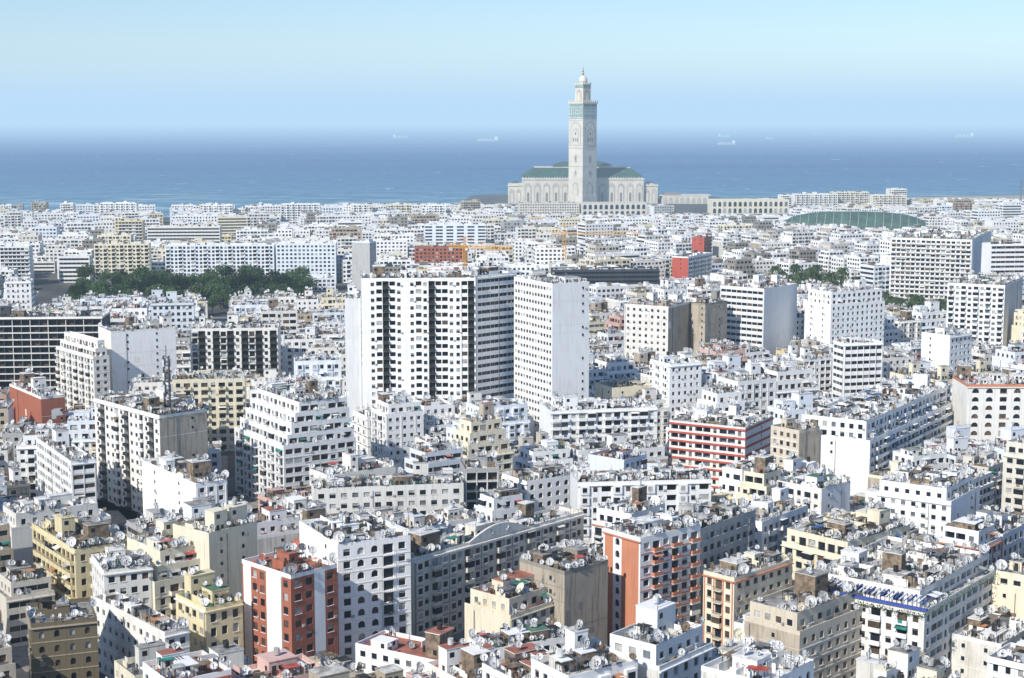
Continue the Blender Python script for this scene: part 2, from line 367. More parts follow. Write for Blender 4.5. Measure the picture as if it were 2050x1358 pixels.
# ---------------------------------------------------------------- one building mesh
def build(L2,L1,h,sL,sR,th,r,lod,setback=0,bwL=3.3,bwR=3.3,patL=None,patR=None,dens=1.,ph=.95,pm=None,band=None,sX='blank',opL=None,opR=None,huts=True,z0=0.,fhh=3.1,inL=2.,inR=2.2,steps=1):
    mb=MB(); nf=max(1,int(round(h/fhh))); fh=h/nf; pm=W if pm is None else pm
    nsb=min(setback,nf-1); nm=nf-nsb
    zt=nm*fh
    facade(mb,(0,0),(1,0),(0,-1),L2,z0,nm,fh,sR,r,lod,bwR,patR,op=opR)
    facade(mb,(0,L1),(0,-1),(-1,0),L1,z0,nm,fh,sL,r,lod,bwL,patL,op=opL)
    facade(mb,(L2,0),(0,1),(1,0),L1,z0,nm,fh,sX,r,max(lod,1))
    facade(mb,(L2,L1),(-1,0),(0,1),L2,z0,nm,fh,'blank',r,1)
    if band and lod==0:
        bo,bh=band
        for k in range(1,nm+1):
            z=k*fh; mb.box(-bo,-bo,z-.35,L2+.05,-.003,z+bh,A,bot=True); mb.box(-bo,-.003,z-.35,-.003,L1,z+bh,A,bot=True)
    x0,y0,x1,y1=0,0,L2,L1
    if nsb==0:
        roof(mb,0,0,L2,L1,zt,th,r,lod,dens,ph,pm,huts=huts)
    else:
        z=zt; left=nsb
        while left>0:
            k=max(1,left//steps) if steps>1 else left; k=min(k,left)
            mb.quad((x0,y0,z),(x1,y0,z),(x1,y1,z),(x0,y1,z),R)
            t=.2
            mb.box(x0,y0,z,x1,y0+t,z+ph,pm); mb.box(x0,y0+t,z,x0+t,y1,z+ph,pm)
            if lod==0:
                for _ in range(int((x1-x0)/3*dens)):
                    q=r.random(); xx=r.uniform(x0+.5,x1-1.2)
                    if q<.5: dish(mb,xx,y0+.4,z+.5,r.choice(DR),th,r)
                    elif q<.7: mb.box(xx,y0+.5,z,xx+.8,y0+1.1,z+r.uniform(.6,1.5),r.choice([K,BR,U,C]))
                    elif q<.8: bush(mb,xx,y0+.6,z+.3,.6,r,14)
                    else: mb.quad((xx,y0+inR,z+2.4),(xx+2,y0+inR,z+2.4),(xx+2,y0+.5,z+2.1),(xx,y0+.5,z+2.1),r.choice([U,C,A]))
            nx0,ny0=x0+inL,y0+inR; x1n=x1-.02
            y1n=y1-.02
            if x1n-nx0<3 or y1n-ny0<3: break
            zz=z
            facade(mb,(nx0,ny0),(1,0),(0,-1),x1n-nx0,zz,k,fh,'win' if sR=='blank' else sR,r,lod,bwR)
            facade(mb,(nx0,y1n),(0,-1),(-1,0),y1n-ny0,zz,k,fh,'win' if sL=='blank' else sL,r,lod,bwL)
            facade(mb,(x1n,ny0),(0,1),(1,0),y1n-ny0,zz,k,fh,'blank',r,1)
            facade(mb,(x1n,y1n),(-1,0),(0,1),x1n-nx0,zz,k,fh,'blank',r,1)
            x0,y0,x1,y1=nx0,ny0,x1n,y1n; z=zz+k*fh; left-=k
        roof(mb,x0,y0,x1,y1,z,th,r,lod,dens,ph,pm,huts=huts)
    return mb
# ---------------------------------------------------------------- occupancy
HASH={}
def rectpoly(X,Y,th,L2,L1,g=0.):
    c,s=cos(th),sin(th)
    return [(X+c*a-s*b,Y+s*a+c*b) for a,b in((-g,-g),(L2+g,-g),(L2+g,L1+g),(-g,L1+g))]
def overlap(Aa,B):
    for Pp in(Aa,B):
        for i in range(4):
            x0,y0=Pp[i];x1,y1=Pp[(i+1)%4]; nx,ny=y1-y0,x0-x1
            a=[nx*x+ny*y for x,y in Aa]; b=[nx*x+ny*y for x,y in B]
            if max(a)<=min(b) or max(b)<=min(a): return False
    return True
def cells(pl):
    xs=[q[0] for q in pl];ys=[q[1] for q in pl]
    for i in range(int(min(xs)//60),int(max(xs)//60)+1):
        for j in range(int(min(ys)//60),int(max(ys)//60)+1): yield (i,j)
def add_poly(pl):
    for c in cells(pl): HASH.setdefault(c,[]).append(pl)
def free(pl):
    for c in cells(pl):
        for q in HASH.get(c,[]):
            if overlap(pl,q): return False
    return True
heroes=[]
def guard(u0,u1,vb,Y): heroes.append((u0,u1,vb,Y))
def hero(name,u0,uc,u1,vt,vb,h,th,col,sL,sR,side=None,acc='offwhite',rf=None,dep=None,wid=None,lod=None,**o):
    th=math.radians(th); D=(H-h)/slope(vt); X=bear(uc,vt)*D; Y=D; c,s=cos(th),sin(th)
    if wid: L2=wid
    else:
        t=bear(u1,vt); L2=(t*Y-X)/(c-t*s)
    if dep: L1=dep
    else:
        t=bear(u0,vt); q=s+t*c; L1=(X-t*Y)/q if q>.05 else 16
    L2=min(max(L2,6),110); L1=min(max(L1,6),90)
    r=random.Random(name+str(u0)+str(vt)); lod=(0 if D<1000 else 1) if lod is None else lod
    mb=build(L2,L1,h,sL,sR,th,r,lod,**o)
    side=side or 'paint_'+col
    rf=rf or r.choice(['roof_screed','roof_grey','roof_white'])
    ob=make(name,mb,slots(col,side,acc,rf,r),(X,Y,0),th)
    add_poly(rectpoly(X,Y,th,L2,L1,.3)); guard(u0,u1,vb,D)
    return ob,X,Y,th,L2,L1,h
# near
hero('red_apartment_building',485,582,675,1160,1358,28,45,'redbrown','win','win',acc='white',dens=.9,pm=A,patL=['x','w','w','x'],patR=['w','w','x'],bwL=2.9,rf='roof_terracotta')
hero('white_apartment_building_with_arches',600,676,822,1098,1280,30,28,'white','blank','arch',dens=1.6,patR=['w','a','a','b'],bwR=3.6,opR=(.5,.8,2.5))
b3=hero('beige_apartment_building',822,826,1168,1125,1290,22,47,'stone','none','bay',acc='offwhite',dep=9,bwR=3.0,patR=['p','w','b','p'],dens=.6)
hero('yellow_apartment_building',405,412,486,1225,1345,20,40,'yellow','win','win',dep=14,rf='roof_green',patR=['w','w'],bwR=3.0,opR=(.5,.5,2.5))
hero('cream_apartment_building',203,208,306,1150,1250,22,25,'offwhite','win','win',dep=16,bwR=3.0,acc='white')
hero('cream_apartment_building',304,308,412,1125,1320,24,40,'cream','none','balc',dep=22,setback=2,steps=2)
hero('cream_apartment_building',412,418,515,1075,1180,28,50,'cream','none','blank',dep=14,side='paint_cream',dens=1.4)
hero('brown_house',-20,62,195,1258,1345,20,20,'brown','win','arch',acc='tan',opR=(.35,.8,2.3),rf='roof_grey')
hero('white_house',190,330,370,1275,1358,17,40,'offwhite','win','win',acc='white')
hero('yellow_house',930,1022,1168,1215,1312,18,48,'cream','blank','win',side='paint_cream',acc='beige',rf='roof_terracotta',dens=1.2,setback=1)
hero('white_house',712,905,962,1338,1358,14,58,'white','win','win',rf='roof_terracotta',dens=.4)
hero('white_house',965,970,1146,1318,1358,14,28,'white','none','win',dep=12,rf='roof_green',dens=1.5,setback=1)
hero('orange_apartment_building',1208,1282,1402,1085,1232,28,40,'white','arch','balc',acc='orange',dens=1.0,opL=(.5,.6,2.4),patL=['x','a','x'])
hero('concrete_apartment_building',1040,1130,1217,1152,1210,23,42,'concrete','blank','blank',side='render_bare')
hero('unfinished_concrete_building',1490,1602,1735,1245,1350,22,45,'beige','blank','win',side='render_bare',dens=.9,setback=1)
bt=hero('blue_trimmed_apartment_building',1610,1852,2000,1205,1358,24,52,'offwhite','balc','loggia',acc='white',dens=1.,rf='roof_screed',setback=1,inL=4,inR=3)
hero('cream_apartment_building',1565,1702,1835,1100,1180,24,42,'cream','balc','win',dens=1.5,setback=1)
hero('grey_apartment_building',1400,1404,1512,1066,1150,26,50,'grey','none','win',dep=15,side='paint_grey',dens=1.3)
hero('orange_banded_house',1408,1470,1585,1165,1260,21,45,'cream','balc','win',acc='orange',dens=1.2)
hero('concrete_tower_block',190,319,415,838,1045,34,42,'offwhite','balc','blank',side='render_bare',dens=2.,patL=['w','k','w','w','b'])
hero('white_corner_building',74,142,192,930,1030,24,30,'white','loggia','strip',dens=1.)
hero('white_terraced_building',468,566,712,822,948,35,33,'white','balc','loggia',setback=4,steps=4,inL=2.2,inR=1.5,dens=1.3)
hero('white_apartment_building',112,186,218,690,840,34,38,'offwhite','balc','win',dens=1.,setback=2,steps=2)
hero('white_gabled_block',215,222,352,668,765,36,30,'offwhite','none','blank',dep=20,side='paint_white',dens=1.)
hero('hotel_building',-60,-50,205,640,792,38,4,'dark','none','grid',dep=20,acc='offwhite',pm=A,dens=.3,bwR=4.2,band=(.35,.15))
hero('dark_column_apartment_building',373,380,556,662,765,34,4,'offwhite','none','balc',dep=18,patR=['b','k','w','k'],dens=1.5)
# central tower
hero('white_tower_block',684,690,722,602,800,58,5,'white','none','blank',dep=22,dens=.5,side='paint_white')
hero('white_tower_block',720,723,952,562,812,66,3,'white','none','tower',dep=18,patR=['n','w','l','k','l','w','n','w','l','w','k','l','l','w','w','l','k','l'],bwR=2.65,dens=.9,acc='white')
hero('white_tower_block',950,954,1034,557,780,66,44,'white','none','strip',dep=14,bwR=2.6,patR=['s','s','s'],dens=.7)
hero('white_tower_block',1029,1106,1180,573,792,65,28,'white','strip','blank',side='paint_white',bwL=2.5,patL=['w'],opL=(.7,1.0,2.3),dens=.6)
hero('round_podium_building',955,1000,1095,800,812,14,10,'bluewhite','strip','strip',dens=.3)
# middle right
hero('beige_apartment_block',1250,1338,1386,618,728,38,58,'offwhite','win','blank',side='render_bare',dens=1.)
hero('concrete_apartment_block',1384,1412,1456,612,700,38,45,'concrete','blank','blank',side='render_bare',dens=1.)
hero('white_office_block',1442,1530,1596,582,692,44,50,'white','strip','blank',side='paint_white',acc='bluewhite',dens=.7)
hero('white_office_block',1612,1664,1772,590,705,42,30,'white','blank','win',side='paint_white',dens=.8,setback=2)
hero('white_round_office',1668,1690,1768,692,805,34,15,'white','strip','strip',dens=.7)
hero('long_white_slab_block',1783,1946,1984,483,605,49,66,'white','balc','blank',side='paint_white',lod=0,dens=.3,patL=['b'])
hero('long_white_slab_block',1980,1984,2100,492,570,47,8,'white','none','strip',dep=14,lod=0,dens=.3)
hero('white_apartment_building',1897,2012,2047,575,702,42,62,'white','balc','blank',side='render_stained',dens=.9)
hero('cream_arcade_building',1932,1937,2110,775,892,34,0,'offwhite','none','arch',dep=20,acc='orange',pm=A,bwR=5.2,patR=['a','a','w'],opR=(.5,.8,2.5),dens=.5)
hero('white_blank_walled_building',1845,1902,1946,676,748,32,40,'white','blank','win',side='paint_white')
hero('white_balcony_building',1600,1743,1912,852,958,30,57,'white','blank','balc',side='paint_white',bwR=4.,dens=1.1,setback=2)
hero('tan_apartment_building',1543,1600,1641,868,945,27,40,'beige','win','blank',side='render_bare')
hero('red_striped_apartment_building',1340,1492,1547,862,932,24,60,'offwhite','loggia','blank',side='paint_white',acc='red',dens=1.2,band=(.3,.3))
hero('white_balcony_building',1096,1102,1316,828,905,24,12,'white','none','balc',dep=18,dens=1.3,patR=['b','b','w'])
hero('white_apartment_building',1555,1645,1702,985,1040,20,45,'offwhite','balc','blank',rf='roof_green',side='paint_white')
hero('white_apartment_building',1755,1905,1962,990,1065,24,55,'white','win','blank',side='paint_white',setback=1,dens=1.4)
hero('white_apartment_building',1150,1156,1424,972,1030,22,6,'white','none','bay',dep=15,patR=['p','w','l'],dens=1.4)
hero('cream_apartment_building',622,628,928,985,1045,22,10,'offwhite','none','win',dep=14,dens=1.5)
hero('white_villa',285,392,455,975,1055,21,35,'white','blank','win',side='paint_white',rf='roof_white',dens=.7)
hero('yellow_apartment_building',66,150,255,1108,1165,22,35,'yellow','balc','balc',dens=1.6)
hero('dark_office_building',925,930,1000,945,1005,24,8,'grey','none','grid',dep=14,dens=.6)
hero('maroon_house',20,82,130,800,845,26,35,'offwhite','blank','blank',side='paint_redbrown')
hero('cream_apartment_building',335,345,490,765,800,28,8,'cream','none','balc',dep=16,dens=1.2)
# far
hero('long_apartment_row',325,330,548,493,555,30,2,'bluewhite','none','balc',dep=14,patR=['b','w','w'],acc='white')
hero('long_apartment_row',548,552,672,490,552,31,2,'bluewhite','none','win',dep=14)
hero('cream_apartment_block',184,188,298,491,548,31,6,'cream','none','balc',dep=15)
hero('cream_apartment_block',290,294,440,456,482,28,4,'offwhite','none','strip',dep=15)
hero('yellow_apartment_block',225,229,285,444,470,30,4,'yellow','none','balc',dep=15)
hero('white_apartment_block',-20,-10,58,496,540,30,6,'white','none','balc',dep=15)
hero('grey_striped_block',840,850,972,452,490,30,4,'bluewhite','none','strip',dep=15,patR=['s','s','n'])
hero('dark_red_building',825,830,936,497,530,24,4,'redbrown','none','win',dep=15)
hero('slate_long_building',1103,1108,1320,543,575,22,5,'dark','none','strip',dep=18,patR=['s'],acc='grey')
hero('grey_blank_block',704,740,753,487,555,40,60,'bluewhite','blank','blank',side='paint_grey')
hero('red_walled_building',1346,1378,1425,517,560,28,60,'white','blank','balc',side='paint_red')
hero('red_walled_building',1385,1410,1425,478,505,30,60,'redbrown','blank','balc',side='paint_red')
hero('green_roofed_shed',590,600,672,560,592,9,8,'bluewhite','none','win',dep=30,rf='roof_screed')
for (u,v,wd,hh) in ((1588,390,90,22),(1665,386,75,24),(1745,392,70,22),(1778,380,38,28),(1560,392,25,22)):
    hero('seafront_apartment_block',u,u+2,u+wd,v,v+22,hh,4,'cream' if u%2 else 'offwhite','none','balc',dep=15,side='paint_offwhite')
for (u,wd,v) in ((60,32,407),(118,28,409),(198,75,408),(405,60,412),(560,80,410),(700,45,411),(850,42,412),(920,42,405)):
    hero('seafront_apartment_block',u,u+2,u+wd,v,v+16,24,3,random.Random(u).choice(['white','offwhite','tan','white']),'none','balc',dep=14)
hero('mosque_library_arcade',1160,1165,1295,408,432,17,6,'stone','none','arch',dep=25,bwR=7,fhh=8.5,opR=(.6,.8,7.0),lod=0,dens=0,huts=False)
hero('mosque_museum_arcade',1420,1425,1580,402,432,18,4,'cream','none','arch',dep=30,bwR=7,fhh=9,opR=(.6,.8,7.4),lod=0,dens=0,huts=False)
hero('mosque_annex',1035,1040,1160,408,430,17,4,'stone','none','win',dep=25)
# curved pediment of the beige building
ob,X,Y,th,L2,L1,h=b3
mb=MB(); N=14; zp=h+.95
pts=[(L2*.30+L2*.35*k/N, zp+3.0*sin(pi*k/N)) for k in range(N+1)]
for k in range(N):
    (a,za),(b,zb)=pts[k],pts[k+1]
    mb.quad((a,-.3,zp),(b,-.3,zp),(b,-.3,zb),(a,-.3,za),0); mb.quad((a,.3,zp),(b,.3,zp),(b,.3,zb),(a,.3,za),0)
    mb.quad((a,-.3,za),(b,-.3,zb),(b,.3,zb),(a,.3,za),0)
mb.box(-.3,-.9,h-.24,L2,-.003,h+.26,0,bot=True)
make('pediment',mb,['paint_offwhite'],(0,0,0),0,parent=ob)
# blue pergola on the terrace of the corner building
ob,X,Y,th,L2,L1,h=bt
mb=MB(); nf_=round(h/3.1); zt=(h/nf_)*(nf_-1)
mb.box(-.65,-.65,zt+.96,.25,L1,zt+1.45,0,bot=True)
for k in range(int(L1/1.1)): mb.beam((-.5,.4+k*1.1,zt+2.5),(3.8,.4+k*1.1,zt+3.0),.3,1 if k%3 else 0)
for k in range(int(L1/4.5)): mb.beam((.1,.4+k*4.5,zt+1),(.1,.4+k*4.5,zt+2.6),.16,1)
for k in range(34): bush(mb,-.7,L1*k/34.,zt-.6,.8,random.Random(k),14,2)
for k in range(20): bush(mb,L2*k/20.,-.5,zt-.4,.8,random.Random(k),14,2)
make('pergola',mb,['paint_blue','paint_bluewhite','foliage'],(0,0,0),0,parent=ob)
# keep-clear areas
add_poly([(-355,1035),(-135,1035),(-150,1255),(-375,1255)])
guard(140,620,596,1060)
add_poly([(215,940),(272,940),(290,1040),(225,1040)]); guard(1760,1900,625,970)
add_poly([(180,1120),(245,1120),(250,1200),(190,1200)]); guard(1500,1640,575,1150)
add_poly([(-60,2400),(330,2400),(330,2800),(-60,2800)])
HX0,HX1,HY=(1580-1025)/F*1700,(1852-1025)/F*1700,1700
add_poly([(HX0-10,HY-15),(HX1+10,HY-15),(HX1+10,HY+110),(HX0-10,HY+110)]); guard(1578,1855,448,HY)
guard(1015,1320,412,2420); guard(1350,1470,430,2420)
# ---------------------------------------------------------------- filler city
COAST=[(-6000,1900),(-900,2000),(-650,2060),(-300,2160),(-110,2340),(-75,2500),(-70,2700),(-30,2760),(300,2760),(345,2620),(600,2640),(900,2720),(6000,2900)]
def coast(x):
    for (a,ya),(b,yb) in zip(COAST,COAST[1:]):
        if a<=x<=b: return ya+(yb-ya)*(x-a)/(b-a)
    return 1900
def cap(pl):
    us=[1025+F*x/y*1.0 for x,y in pl]; Y=min(y for x,y in pl); m=99.
    a,b=min(us),max(us)
    if Y>1300: m=H-Y*slope(412 if a<1000 else 402)
    for (u0,u1,vb,D) in heroes:
        if D>Y+4 and b>u0+2 and a<u1-2:
            m=min(m,H-Y*slope(vb)-1.5)
    return m
cols=['white']*16+['offwhite']*9+['cream']*3+['beige']*2+['grey','grey','bluewhite','bluewhite','tan','stone','stone','concrete','yellow']
colsN=['white']*15+['offwhite']*9+['cream']*5+['beige','grey','yellow','bluewhite','bluewhite','stone','stone','pink','tan']
accs=['white','white','offwhite','grey','cream','tan','orange','bluewhite','concrete','redbrown','grey','white']
sty=['win','balc','balc','loggia','win','bay','strip','arch','balc']
rfs=['roof_screed','roof_screed','roof_white','roof_grey','roof_grey','roof_white','roof_screed','roof_grey','roof_terracotta']
def nm_(c): return {'offwhite':'white','bluewhite':'white','stone':'beige'}.get(c,c)+'_apartment_building'
VAR={}
rv=random.Random(21)
def variants(key,ws,d,hs,n,lod):
    L=[]
    for i in range(n):
        w=ws[i%len(ws)]; h=hs[(i//len(ws))%len(hs)]; col=rv.choice(colsN if lod==0 else cols)
        sL=rv.choice(sty+['blank']*5); sR=rv.choice(sty+['blank']*(1 if lod==0 else 0))
        mb=build(w,d,h,sL,sR,.4,rv,lod,setback=rv.choice([0,0,0,1,1,2]) if h>12 else 0,dens=.9,steps=rv.choice([1,2]),sX=rv.choice(['blank','win']))
        mn=slots(col,rv.choice(['paint_white','paint_white','paint_'+col,'paint_'+col,'render_stained','render_bare']),rv.choice(accs),rv.choice(rfs),rv)
        L.append((w,h,meshof(nm_(col),mb,mn),nm_(col)))
    VAR[key]=L
variants('m',[15,18,22],15,[9,12,15.5,18.6,21.7,24.8,31],84,0)
variants('f',[18,24,30],17,[6.2,9.3,12.4,15.5,18.6,21.7,27.9],126,1)
pav=MB(); marks=MB(); street_pts=[]
rz=random.Random(5); count=0
def in_view(x,y,m=25): return abs(x)<.335*y+m
def zone(thd,test,d,nl,street,key,hsel):
    global count
    th=math.radians(thd); c,s=cos(th),sin(th)
    bl=nl*19+street; bd=2*d+4+street
    R_=3200
    imax=int(R_/bl)+1; jmax=int(R_/bd)+1
    for i in range(-imax,imax):
        for j in range(-imax*3,jmax*3):
            gx=i*bl+(j%2)*7; gy=j*bd
            cx=c*(gx+bl/2)-s*(gy+bd/2); cy=s*(gx+bl/2)+c*(gy+bd/2)
            if cy<150 or cy>2900 or not in_view(cx,cy,120): continue
            any_=False
            for row in(0,1):
                x=gx
                while x<gx+bl-street-10:
                    if key: w=rz.choice(sorted(set(v[0] for v in VAR[key])))
                    else: w=rz.choice([12,14,16,18,21,25])
                    if x+w>gx+bl-street+4: break
                    y=gy+row*(d+rz.choice([2.5,4]))
                    wx,wy=c*x-s*y,s*x+c*y; mx,my=c*(x+w/2)-s*(y+d/2),s*(x+w/2)+c*(y+d/2)
                    x+=w+(.05 if rz.random()<.8 else 3)
                    if my<225 or not in_view(mx,my) or not test(mx,my) or my>coast(mx)-25: continue
                    dd=d-rz.choice([0,0,0,1,2]) if not key else d
                    pl=rectpoly(wx,wy,th,w,dd,-.3)
                    if not free(pl): continue
                    hc=cap(pl)
                    if hc<5: continue
                    any_=True
                    if not key:
                        h=min(hsel(rz),hc)
                        col=rz.choice(colsN)
                        sL=rz.choice(sty+['blank']*6); sR=rz.choice(sty+['blank']*2)
                        mb=build(w,dd,h,sL,sR,th,rz,0,setback=rz.choice([0,0,0,1,1,2,3]) if h>14 else 0,dens=1.15,steps=rz.choice([1,2,3]),sX='blank')
                        make(nm_(col),mb,slots(col,rz.choice(['paint_white','paint_white','paint_'+col,'paint_'+col,'render_stained','render_bare']),rz.choice(accs),rz.choice(rfs),rz),(wx,wy,0),th)
                    else:
                        ht=min(hsel(rz),hc)
                        cand=[v for v in VAR[key] if v[0]==w and v[1]<=ht+1.5]
                        if not cand: cand=[v for v in VAR[key] if v[0]==w and v[1]<=10]
                        cand.sort(key=lambda v:-v[1]); cand=cand[:max(4,len(cand)//3)]
                        v=rz.choice(cand); o=make(v[3],None,None,(wx,wy,0),th,mesh=v[2])
                        o.scale=(1,1,min(1.1,max(.7,ht/v[1]))*rz.uniform(.97,1.03))
                    add_poly(pl); count+=1
            if any_ and cy<1050:
                a=1.6; q=[(gx-a,gy-a),(gx+bl-street+a,gy-a),(gx+bl-street+a,gy+bd-street+a),(gx-a,gy+bd-street+a)]
                q=[(c*x-s*y,s*x+c*y) for x,y in q]
                pav.poly([(x,y,.13) for x,y in q],0)
                for k in range(4):
                    x0,y0=q[k];x1,y1=q[(k+1)%4]; pav.quad((x0,y0,0),(x1,y1,0),(x1,y1,.13),(x0,y0,.13),0)
                yy=gy-street/2
                for k in range(int(bl/6)):
                    xx=gx+k*6; qq=[(c*x-s*y,s*x+c*y,.012) for x,y in((xx,yy-.08),(xx+3,yy-.08),(xx+3,yy+.08),(xx,yy+.08))]
                    marks.poly(qq,0)
                    if rz.random()<.5: street_pts.append((c*xx-s*(gy-a-1.3),s*xx+c*(gy-a-1.3),th))
def hA(r): return r.choice([9,12,15,18,18,21,24,24,27,31])
def hB(r): return r.choice([9,12,15,18,18,21,21,24,24,28,33])
def hC(r): return r.choice([9,12,15,15,18,21,21,25,28])
def hD(r): return r.choice([9,12,12,15,15,18,18,22,28])
zone(34,lambda x,y:y<520 and x<25,14,5,9,None,hA)
zone(50,lambda x,y:y<520 and x>=25,14,5,9,None,hA)
zone(26,lambda x,y:520<=y<1010 and x>-60,15,5,11,'m',hB)
zone(10,lambda x,y:520<=y<1010 and x<=-60,15,5,11,'m',hB)
zone(24,lambda x,y:1010<=y<1600 and x>60,17,6,13,'f',hC)
zone(5,lambda x,y:1010<=y<1600 and x<=60,17,6,13,'f',hC)
zone(12,lambda x,y:1600<=y,17,7,14,'f',hD)
make('pavement',pav,['pavement_tile']); make('road_markings',marks,['road_paint'])
print('FILL',count)
# ---------------------------------------------------------------- mosque
def arch_panel(mb,o,e,n,s0,s1,z0,z1,m,t=.25,N=8):
    ox,oy=o;ex,ey=e;nx,ny=n; w=(s1-s0); rr=w/2; zs=z1-rr*1.15
    P2=[(s0,z0),(s1,z0),(s1,zs)]+[(s0+rr+rr*cos(pi*k/N),zs+rr*1.15*sin(pi*k/N)) for k in range(1,N)]+[(s0,zs)]
    mb.poly([(ox+ex*s+nx*t,oy+ey*s+ny*t,z) for s,z in P2],m)
def vol(mb,x0,y0,x1,y1,z0,z1,m): mb.box(x0,y0,z0,x1,y1,z1,m)
mx=108.; my=2452.
mosque=bpy.data.objects.new('grand_mosque',None); bpy.context.scene.collection.objects.link(mosque); mosque.location=(mx,my,0)
mm=['mosque_marble','mosque_marble_shadow','mosque_tile_green','mosque_zellige','gold','mosque_niche']
mb=MB()
vol(mb,-114,6,114,110,0,27,0); vol(mb,-92,0,92,116,0,37,0)
mb.box(-93,-1,36,93,-.01,38.2,0,bot=True); mb.box(-115,5,26,-92.1,5.99,28,0,bot=True); mb.box(92.1,5,26,115,5.99,28,0,bot=True)
vol(mb,-88,4,88,112,37,40,0)
for k in range(13):
    s=-90+k*14.1
    if abs(s+5)<22: continue
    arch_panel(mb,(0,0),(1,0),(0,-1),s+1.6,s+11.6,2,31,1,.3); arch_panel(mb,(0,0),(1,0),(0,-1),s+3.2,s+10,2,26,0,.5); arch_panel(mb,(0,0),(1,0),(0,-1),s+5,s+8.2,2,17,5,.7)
for sx in(-1,1):
    for k in range(2):
        s=(-113+k*10.5) if sx<0 else (93+k*10.5)
        arch_panel(mb,(0,6),(1,0),(0,-1),s+1.2,s+8.5,2,22,1,.3); arch_panel(mb,(0,6),(1,0),(0,-1),s+3,s+6.8,2,16,0,.5)
for k in range(46):
    x=-92+k*4.0; mb.box(x,-.9,38.2,x+2,-.1,40,0)
for k in range(6):
    mb.box(-114+k*3.8,5.2,28,-112.2+k*3.8,5.9,29.6,0); mb.box(93+k*3.8,5.2,28,94.8+k*3.8,5.9,29.6,0)
for x in(-103,103):
    mb.box(x-5,14,27,x+5,26,31,0)
    for (a,b_) in(((x-6,13),(x+6,13)),((x+6,13),(x+6,27)),((x+6,27),(x-6,27)),((x-6,27),(x-6,13))): mb.poly([(*a,31),(*b_,31),(x,20,34)],2)
def hip(mb,x0,y0,x1,y1,z0,z1,ix,iy,m):
    a=[(x0,y0,z0),(x1,y0,z0),(x1,y1,z0),(x0,y1,z0)]; b=[(x0+ix,y0+iy,z1),(x1-ix,y0+iy,z1),(x1-ix,y1-iy,z1),(x0+ix,y1-iy,z1)]
    for k in range(4):
        j=(k+1)%4; mb.quad(a[k],a[j],b[j],b[k],m)
    mb.poly(b,m); mb.poly(a,m)
hip(mb,-94,0,94,116,40,53,20,36,2)
mb.box(-74,35,53.05,74,80,54.2,0)
vol(mb,-42,38,42,78,54.2,57,0); hip(mb,-47,34,47,82,57,62.5,18,22,2)
for k in range(48): mb.beam((-93+k*3.95,0,40.1),(-73.5+k*3.13,36,53.1),.35,2)
make('prayer_hall',mb,mm,(0,0,0),0,mosque)
mb=MB(); hs=14.8
def sides(hh):
    return [((-hh,-hh),(1,0),(0,-1)),((-hh,hh),(0,-1),(-1,0)),((hh,-hh),(0,1),(1,0)),((hh,hh),(-1,0),(0,1))]
mb.box(-hs,-hs,0,hs,hs,150,0)
mb.box(-hs-.8,-hs-.8,0,hs+.8,hs+.8,14,0)
for o,e,n in sides(hs):
    def q(s0,s1,z0,z1,m,t):
        mb.quad(*[(o[0]+e[0]*s+n[0]*t,o[1]+e[1]*s+n[1]*t,z) for s,z in((s0,z0),(s1,z0),(s1,z1),(s0,z1))],m)
    Wd=2*hs
    q(.8,Wd-.8,131,149,3,.25); q(.8,Wd-.8,128.3,129.6,3,.25)
    for k in range(7): q(2+k*4,2.9+k*4,133,146,0,.4)
    for zz in(135.5,140,144.5): q(.8,Wd-.8,zz,zz+.6,0,.45)
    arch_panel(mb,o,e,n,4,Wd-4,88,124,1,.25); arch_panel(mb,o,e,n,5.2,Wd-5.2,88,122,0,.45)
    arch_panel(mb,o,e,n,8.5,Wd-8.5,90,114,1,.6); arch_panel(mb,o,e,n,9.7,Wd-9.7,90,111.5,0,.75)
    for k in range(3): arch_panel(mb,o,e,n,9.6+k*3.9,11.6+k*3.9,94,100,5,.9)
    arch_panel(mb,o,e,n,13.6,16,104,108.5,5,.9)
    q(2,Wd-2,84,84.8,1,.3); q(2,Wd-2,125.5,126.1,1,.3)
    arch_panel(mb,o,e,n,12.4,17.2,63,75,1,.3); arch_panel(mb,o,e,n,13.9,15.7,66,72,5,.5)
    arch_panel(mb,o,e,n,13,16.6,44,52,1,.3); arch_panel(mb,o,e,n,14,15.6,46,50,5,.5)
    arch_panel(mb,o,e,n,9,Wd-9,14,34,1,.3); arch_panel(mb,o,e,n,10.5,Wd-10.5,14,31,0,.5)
    q(3,Wd-3,57,57.7,1,.3)
mb.box(-hs-1,-hs-1,150,hs+1,hs+1,152,0,bot=True)
for k in range(8):
    s=-hs-.8+k*4.1
    for (x0,y0,x1,y1) in((s,-hs-.9,s+2,-hs-.2),(s,hs+.2,s+2,hs+.9),(-hs-.9,s,-hs-.2,s+2),(hs+.2,s,hs+.9,s+2)): mb.box(x0,y0,152,x1,y1,155,0)
ls=8.2
mb.box(-ls,-ls,152,ls,ls,178,0)
for o,e,n in sides(ls):
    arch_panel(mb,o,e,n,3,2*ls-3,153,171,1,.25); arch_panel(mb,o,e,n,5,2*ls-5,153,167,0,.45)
    mb.quad(*[(o[0]+e[0]*s+n[0]*.3,o[1]+e[1]*s+n[1]*.3,z) for s,z in((.4,173.5),(2*ls-.4,173.5),(2*ls-.4,177),(.4,177))],3)
mb.box(-ls-.7,-ls-.7,178,ls+.7,ls+.7,179.5,0,bot=True)
for k in range(5):
    s=-ls-.5+k*3.8
    for (x0,y0,x1,y1) in((s,-ls-.6,s+1.7,-ls-.1),(s,ls+.1,s+1.7,ls+.6),(-ls-.6,s,-ls-.1,s+1.7),(ls+.1,s,ls+.6,s+1.7)): mb.box(x0,y0,179.5,x1,y1,181.5,0)
